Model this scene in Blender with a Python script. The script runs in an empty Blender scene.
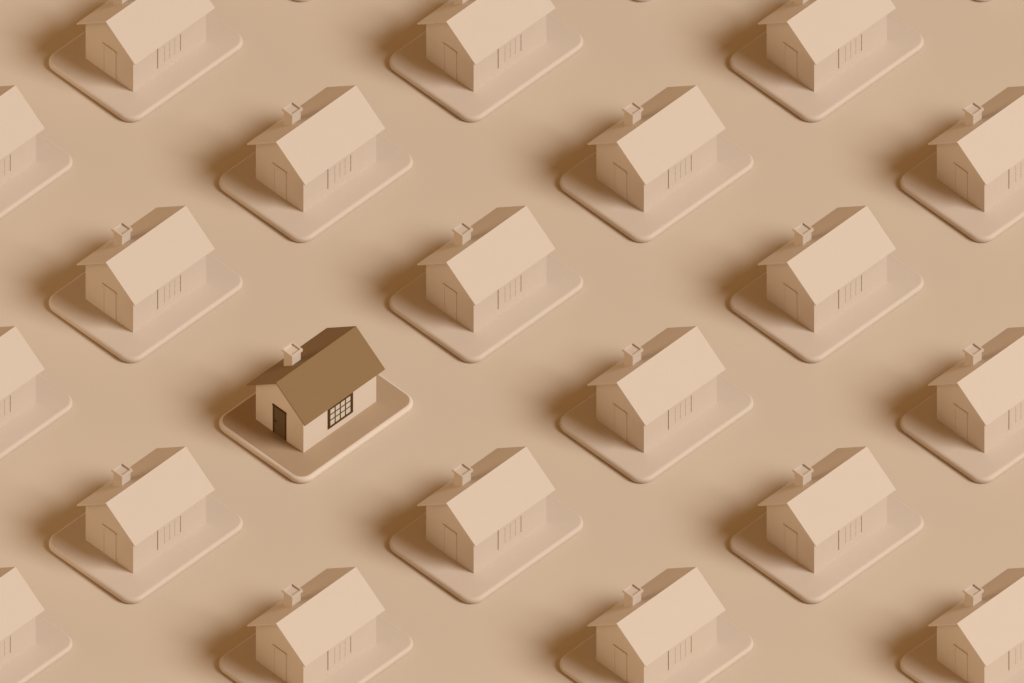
import bpy, bmesh, math
from mathutils import Vector

S = 0.01                      # one drawing unit is a hundredth of a Blender unit
sc = bpy.context.scene
COL = sc.collection

# ------------------------------------------------------------------ world, camera, lamp
w = bpy.data.worlds.new("World"); sc.world = w; w.use_nodes = True
bg = w.node_tree.nodes["Background"]
WORLD_COL = (1.0, 0.525, 0.175); WORLD_STR = 0.332
bg.inputs[0].default_value = (*WORLD_COL, 1); bg.inputs[1].default_value = WORLD_STR

cam = bpy.data.objects.new("camera", bpy.data.cameras.new("camera")); COL.objects.link(cam)
cam.data.type = 'ORTHO'; cam.data.ortho_scale = 10.24
d = Vector((-0.5, -0.5, math.sqrt(0.5)))
cam.location = d * 24
cam.rotation_euler = (-d).to_track_quat('-Z', 'Y').to_euler()
cam.data.clip_end = 500
sc.camera = cam

# azimuths run from the ridge direction (+x) towards the window side (-y), in degrees
DIST = 300.0
def soft_box(name, az, el, size_deg, energy, col, high_deg=None):
    a, e = math.radians(az), math.radians(el)
    d = Vector((math.cos(a) * math.cos(e), -math.sin(a) * math.cos(e), math.sin(e)))
    l = bpy.data.lights.new(name, 'AREA'); l.shape = 'DISK'
    l.size = 2 * DIST * math.tan(math.radians(size_deg / 2))
    if high_deg:
        l.shape = 'RECTANGLE'; l.size_y = 2 * DIST * math.tan(math.radians(high_deg / 2))
    l.color = col; l.energy = energy
    o = bpy.data.objects.new(name, l); COL.objects.link(o)
    o.location = d * DIST; o.rotation_euler = (-d).to_track_quat('-Z', 'Y').to_euler()
    return o
soft_box("key_lamp", 69, 41.3, 24, 850000 * 1.005, (1.0, 1.0, 0.985))     # window side, a little behind the gable
soft_box("fill_lamp", 222, 8, 56, 850000 * 0.47, (1.0, 0.81, 0.605), 14)    # weak, low, wide strip towards the door side

vs = sc.view_settings
vs.view_transform = 'Standard'; vs.look = 'None'; vs.exposure = 0; vs.gamma = 1
sc.cycles.max_bounces = 8; sc.cycles.diffuse_bounces = 6

# ------------------------------------------------------------------ materials
def mat(name, col, rough=0.75, spec=0.15, mottle=0.015, bump=0.02, scale=9.0):
    m = bpy.data.materials.new(name); m.use_nodes = True
    nt = m.node_tree; b = nt.nodes["Principled BSDF"]
    b.inputs["Roughness"].default_value = rough
    b.inputs["Specular IOR Level"].default_value = spec
    tc = nt.nodes.new("ShaderNodeTexCoord")
    n = nt.nodes.new("ShaderNodeTexNoise"); n.inputs["Scale"].default_value = scale; n.inputs["Detail"].default_value = 4
    nt.links.new(tc.outputs["Object"], n.inputs["Vector"])
    r = nt.nodes.new("ShaderNodeMapRange")
    r.inputs["To Min"].default_value = 1 - mottle; r.inputs["To Max"].default_value = 1 + mottle
    nt.links.new(n.outputs["Fac"], r.inputs["Value"])
    mx = nt.nodes.new("ShaderNodeVectorMath"); mx.operation = 'SCALE'
    mx.inputs[0].default_value = col
    nt.links.new(r.outputs[0], mx.inputs["Scale"]); nt.links.new(mx.outputs[0], b.inputs["Base Color"])
    n2 = nt.nodes.new("ShaderNodeTexNoise"); n2.inputs["Scale"].default_value = 160; n2.inputs["Detail"].default_value = 3
    nt.links.new(tc.outputs["Object"], n2.inputs["Vector"])
    bp = nt.nodes.new("ShaderNodeBump"); bp.inputs["Strength"].default_value = bump; bp.inputs["Distance"].default_value = 0.003
    nt.links.new(n2.outputs["Fac"], bp.inputs["Height"]); nt.links.new(bp.outputs[0], b.inputs["Normal"])
    return m

TAN = (0.622, 0.520, 0.412)
M_TAN = mat("matte_tan", (0.604, 0.510, 0.420))
M_FLOOR = mat("tan_floor", TAN, mottle=0.008, scale=0.7)
M_CREAM = mat("matte_cream", (0.668, 0.567, 0.465))
M_ROOF = mat("brown_roof", (0.243, 0.152, 0.070), mottle=0.03)
M_LAWN = mat("brown_lawn", (0.420, 0.302, 0.196), mottle=0.03)
M_FRAME = mat("dark_frame", (0.086, 0.043, 0.009))
M_DOOR = mat("dark_door", (0.140, 0.092, 0.043))
M_HANDLE = mat("dark_handle", (0.05, 0.025, 0.008), rough=0.4, spec=0.4)
M_PANE = mat("pale_pane", (0.628, 0.557, 0.455), rough=0.35, spec=0.3)

# ------------------------------------------------------------------ helpers
def link(name, bm, m, parent=None, smooth=False):
    bmesh.ops.recalc_face_normals(bm, faces=bm.faces)
    bmesh.ops.scale(bm, vec=(S, S, S), verts=bm.verts)
    me = bpy.data.meshes.new(name); bm.to_mesh(me); bm.free()
    if smooth:
        me.polygons.foreach_set("use_smooth", [True] * len(me.polygons))
        me.set_sharp_from_angle(angle=math.radians(28))
    me.materials.append(m)
    o = bpy.data.objects.new(name, me); COL.objects.link(o)
    if parent: o.parent = parent
    return o

def add_box(bm, x0, x1, y0, y1, z0, z1, bevel=0.0):
    r = bmesh.ops.create_cube(bm, size=1)
    for v in r["verts"]:
        v.co = Vector((x0 + (v.co.x + .5) * (x1 - x0), y0 + (v.co.y + .5) * (y1 - y0), z0 + (v.co.z + .5) * (z1 - z0)))
    if bevel:
        es = list({e for v in r["verts"] for e in v.link_edges})
        bmesh.ops.bevel(bm, geom=es, offset=bevel, segments=2, profile=0.5, affect='EDGES')

def face(bm, pts):
    return bm.faces.new([bm.verts.new(p) for p in pts])

def round_rect(hx, hy, r, n=12):
    pts = []
    for k, (cx, cy) in enumerate(((hx - r, hy - r), (-hx + r, hy - r), (-hx + r, -hy + r), (hx - r, -hy + r))):
        for i in range(n + 1):
            a = math.radians(90 * k + 90 * i / n)
            pts.append((cx + r * math.cos(a), cy + r * math.sin(a)))
    return pts

def loft(bm, rings):
    vr = [[bm.verts.new(p) for p in ring] for ring in rings]
    for a, b in zip(vr, vr[1:]):
        for i in range(len(a)):
            j = (i + 1) % len(a)
            bm.faces.new((a[i], a[j], b[j], b[i]))
    bm.faces.new(list(reversed(vr[0]))); bm.faces.new(vr[-1])

# ------------------------------------------------------------------ dimensions (origin: centre of the base, on the floor)
HU, HV, RC, H = 83.2, 63.0, 15.5, 8.1            # base slab
BEV = 3.4
WU, WV = 51.5, 33.6                              # half length / half width of the walls
RIDGE, EAVE_Z, OVU, OVV = 79.5, 47.6, 5.1, 7.8   # roof, heights above the slab
SL = (RIDGE - EAVE_Z) / (WV + OVV)
RT = 1.9                                         # vertical roof thickness
DW, DH, DD = 9.5, 40.0, 0.9                      # door half width, height, recess depth
WX, WZ0, WZ1 = 17.5, 9.6, 37.6                   # window half width, sill and head heights

def build_slab(parent, m, lawn=None):
    bm = bmesh.new(); rings = []
    def ring(inset, z): rings.append([(x, y, z) for x, y in round_rect(HU - inset, HV - inset, RC - inset)])
    b2 = 3.5
    for i in range(5):
        a = math.radians(90 * i / 4); ring(b2 * (1 - math.sin(a)), b2 * (1 - math.cos(a)))
    for i in range(9):
        a = math.radians(90 * i / 8); ring(BEV * (1 - math.cos(a)), H - BEV + BEV * math.sin(a))
    loft(bm, rings)
    o = link("base_slab", bm, m, parent, smooth=True)
    if lawn:
        bm = bmesh.new()
        rr = [(x, y) for x, y in round_rect(HU - BEV - .2, HV - BEV - .2, RC - BEV - .2)]
        loft(bm, [[(x, y, H - 1) for x, y in rr], [(x, y, H + .25) for x, y in rr]])
        link("lawn", bm, lawn, o)
    return o

def build_wall(parent, m):
    z0 = H - .5
    def top(y): return H + RIDGE - RT * .5 - SL * abs(y)
    bm = bmesh.new()
    x0, x1 = -WU, WU
    ym, yp = -WV, WV
    # front gable with a door recess at its foot (recess runs into the wall along +x)
    face(bm, [(x0, ym, z0), (x0, ym, top(ym)), (x0, 0, top(0)), (x0, yp, top(yp)), (x0, yp, z0),
              (x0, DW, z0), (x0, DW, H + DH), (x0, -DW, H + DH), (x0, -DW, z0)])
    xr = x0 + DD
    face(bm, [(x0, DW, z0), (xr, DW, z0), (xr, DW, H + DH), (x0, DW, H + DH)])
    face(bm, [(x0, -DW, z0), (x0, -DW, H + DH), (xr, -DW, H + DH), (xr, -DW, z0)])
    face(bm, [(x0, DW, H + DH), (xr, DW, H + DH), (xr, -DW, H + DH), (x0, -DW, H + DH)])
    face(bm, [(xr, DW, z0), (xr, -DW, z0), (xr, -DW, H + DH), (xr, DW, H + DH)])
    # back gable, side walls
    face(bm, [(x1, ym, z0), (x1, yp, z0), (x1, yp, top(yp)), (x1, 0, top(0)), (x1, ym, top(ym))])
    face(bm, [(x0, ym, z0), (x1, ym, z0), (x1, ym, top(ym)), (x0, ym, top(ym))])
    face(bm, [(x0, yp, z0), (x0, yp, top(yp)), (x1, yp, top(yp)), (x1, yp, z0)])
    face(bm, [(x0, ym, top(ym)), (x1, ym, top(ym)), (x1, 0, top(0)), (x0, 0, top(0))])
    face(bm, [(x0, 0, top(0)), (x1, 0, top(0)), (x1, yp, top(yp)), (x0, yp, top(yp))])
    bmesh.ops.remove_doubles(bm, verts=bm.verts, dist=1e-4)
    return link("wall", bm, m, parent)

def build_roof(parent, m):
    bm = bmesh.new()
    ye = WV + OVV
    prof = [(0, RIDGE), (ye, EAVE_Z), (ye - RT * .45, EAVE_Z - RT * .65), (0, RIDGE - RT), (-ye + RT * .45, EAVE_Z - RT * .65), (-ye, EAVE_Z)]
    a = [bm.verts.new((-WU - OVU, y, H + z)) for y, z in prof]
    b = [bm.verts.new((WU + OVU, y, H + z)) for y, z in prof]
    for i in range(6):
        j = (i + 1) % 6
        bm.faces.new((a[i], a[j], b[j], b[i]))
    for q in (a, b):
        bm.faces.new((q[0], q[1], q[2], q[3])); bm.faces.new((q[0], q[3], q[4], q[5]))
    return link("roof", bm, m, parent)

CU, CV, CH, CTOP = -15.5, 18.2, 6.0, 85.2       # chimney centre, half width, top height
def build_chimney(parent, m):
    bm = bmesh.new()
    add_box(bm, CU - CH, CU + CH, CV - CH, CV + CH, H + 52, H + CTOP - 3.0)
    o = link("chimney", bm, m, parent)
    bm = bmesh.new()
    oh, wl, dp = 1.5, 1.6, 2.2
    zt, zb = H + CTOP, H + CTOP - 3.1
    ring = lambda h, z: [(CU + sx * h, CV + sy * h, z) for sx, sy in ((1, 1), (-1, 1), (-1, -1), (1, -1))]
    loft(bm, [ring(CH + oh, zb), ring(CH + oh, zt), ring(CH + oh - wl, zt), ring(CH + oh - wl, zt - dp)])
    link("chimney_cap", bm, m, o)
    return o

def build_door(parent, mf, mp, mh):
    t = 2.1
    xb = -WU - .2
    bm = bmesh.new()
    add_box(bm, xb, -WU + DD + .3, -DW + .4, DW - .4, H - .3, H + DH - .4)
    o = link("door", bm, mp, parent)
    bm = bmesh.new()
    xf, xl = -WU - .42, -WU - 1.2
    y0, y1 = -DW, DW
    add_box(bm, xf, -WU + .2, y0, y0 + t, H - .3, H + DH - t * .9)
    add_box(bm, xf, -WU + .2, y1 - t, y1, H - .3, H + DH - t * .9)
    add_box(bm, xl, -WU + .2, y0, y1, H + DH - t * .9, H + DH)
    link("door_frame", bm, mf, o)
    if not mh: return o
    bm = bmesh.new()
    hy, hz = DW - t - 2.2, H + 18.5
    add_box(bm, xb - 1.2, xb + .1, hy - .6, hy + .6, hz - .9, hz + .9, bevel=.3)
    link("door_handle", bm, mh, o)
    return o

def build_window(parent, mf, mp):
    yw = -WV
    fr, dep, mun, mdep = 2.9, 0.95, 1.2, 0.55
    bm = bmesh.new()
    z0, z1 = H + WZ0, H + WZ1
    add_box(bm, -WX, -WX + fr, yw - dep, yw + .5, z0, z1)
    add_box(bm, WX - fr, WX, yw - dep, yw + .5, z0, z1)
    add_box(bm, -WX + fr, WX - fr, yw - dep, yw + .5, z0, z0 + fr * .8)
    add_box(bm, -WX + fr, WX - fr, yw - dep, yw + .5, z1 - fr * .8, z1)
    o = link("window", bm, mf, parent); o.location.x = 0.4 * S
    bm = bmesh.new()
    xi, za, zb = WX - fr, z0 + fr * .8, z1 - fr * .8
    for k in (1, 2, 3):
        x = -xi + 2 * xi * k / 4
        add_box(bm, x - mun / 2, x + mun / 2, yw - mdep, yw + .2, za, zb)
    for k in (1, 2):
        z = za + (zb - za) * k / 3
        for c in range(4):
            xa = -xi + 2 * xi * c / 4 + (mun / 2 if c else 0); xb = -xi + 2 * xi * (c + 1) / 4 - (mun / 2 if c < 3 else 0)
            add_box(bm, xa, xb, yw - .38, yw + .2, z - mun * .6, z + mun * .6)
    link("window_bars", bm, mf, o)
    bm = bmesh.new()
    add_box(bm, -xi + .02, xi - .02, yw - .25, yw + .3, za + .02, zb - .02)
    link("window_pane", bm, mp, o)
    return o

def model_house(label, coloured=False, group=None):
    t = bpy.data.objects.new("model_house", None); COL.objects.link(t)
    t.empty_display_size = .2
    t["label"] = label; t["category"] = "model house"
    if group: t["group"] = group
    body = M_CREAM if coloured else M_TAN
    build_slab(t, body, M_LAWN if coloured else None)
    build_wall(t, body)
    build_roof(t, M_ROOF if coloured else M_TAN)
    build_chimney(t, body)
    if coloured:
        build_door(t, M_FRAME, M_DOOR, M_HANDLE); build_window(t, M_FRAME, M_PANE)
    else:
        build_door(t, M_TAN, M_TAN, None); build_window(t, M_TAN, M_TAN)
    return t

def children(o): return [c for c in COL.objects if c.parent is o]
def copy_tree(o, parent=None):
    c = o.copy(); COL.objects.link(c); c.parent = parent
    for ch in children(o): copy_tree(ch, c)
    return c

# ------------------------------------------------------------------ floor
bm = bmesh.new()
face(bm, [(-4000, -4000, 0), (4000, -4000, 0), (4000, 4000, 0), (-4000, 4000, 0)])
fl = link("floor", bm, M_FLOOR); fl["kind"] = "structure"

# ------------------------------------------------------------------ the grid of houses
D, U0, V0 = 240.77, -213.3, -63.8
def spot(i, j): return ((U0 + D * i) * S, -(V0 + D * (i + j)) * S, 0)

dark = model_house("only coloured model house: dark brown roof, dark door, dark-framed window, brown-topped slab with pale rim", True)
dark.location = spot(0, 0)

G = "plain all-tan model houses on rounded slabs"
rows = [
    # (i, j, label)
    (2, -4, "tan model house showing only its slab tip at the left of the top edge"),
    (3, -4, "tan model house showing only its slab tip right of centre on the top edge"),
    (4, -4, "tan model house showing only its slab tip near the right end of the top edge"),
    (1, -3, "tan model house with roof cropped by the top edge, leftmost of three"),
    (2, -3, "tan model house with roof cropped by the top edge, middle of three"),
    (3, -3, "tan model house with roof cropped by the top edge, rightmost of three"),
    (0, -2, "tan model house half cut by the left edge, topmost of three there"),
    (1, -2, "tan model house directly behind the dark-roofed house, straight above it in the photo"),
    (2, -2, "tan model house two rows above and one column right of the dark-roofed house"),
    (3, -2, "tan model house half cut by the right edge, topmost of three there"),
    (0, -1, "tan model house diagonally up-left of the dark-roofed house, its slab fully in view"),
    (1, -1, "tan model house diagonally up-right of the dark-roofed house, nearest the photo's centre"),
    (2, -1, "tan model house at upper right with whole slab in view, rightmost of its row"),
    (-1, 0, "tan model house half cut by the left edge, level with the dark-roofed house"),
    (1, 0, "tan model house next on the right in the same row as the dark-roofed house"),
    (2, 0, "tan model house half cut by the right edge, level with the dark-roofed house"),
    (-1, 1, "tan model house diagonally down-left of the dark-roofed house, its slab fully in view"),
    (0, 1, "tan model house diagonally down-right of the dark-roofed house, its slab fully in view"),
    (1, 1, "tan model house at lower right with whole slab in view, rightmost of its row"),
    (-2, 2, "tan model house in the bottom left corner, cut by both edges"),
    (-1, 2, "tan model house cropped by the bottom edge, straight in front of the dark-roofed house"),
    (0, 2, "tan model house cropped by the bottom edge, right of the middle of the photo"),
    (1, 2, "tan model house in the bottom right corner, cut by both edges"),
]
proto = None
for i, j, lab in rows:
    if proto is None:
        o = proto = model_house(lab, False, G)
    else:
        o = copy_tree(proto); o["label"] = lab
    o.location = spot(i, j)
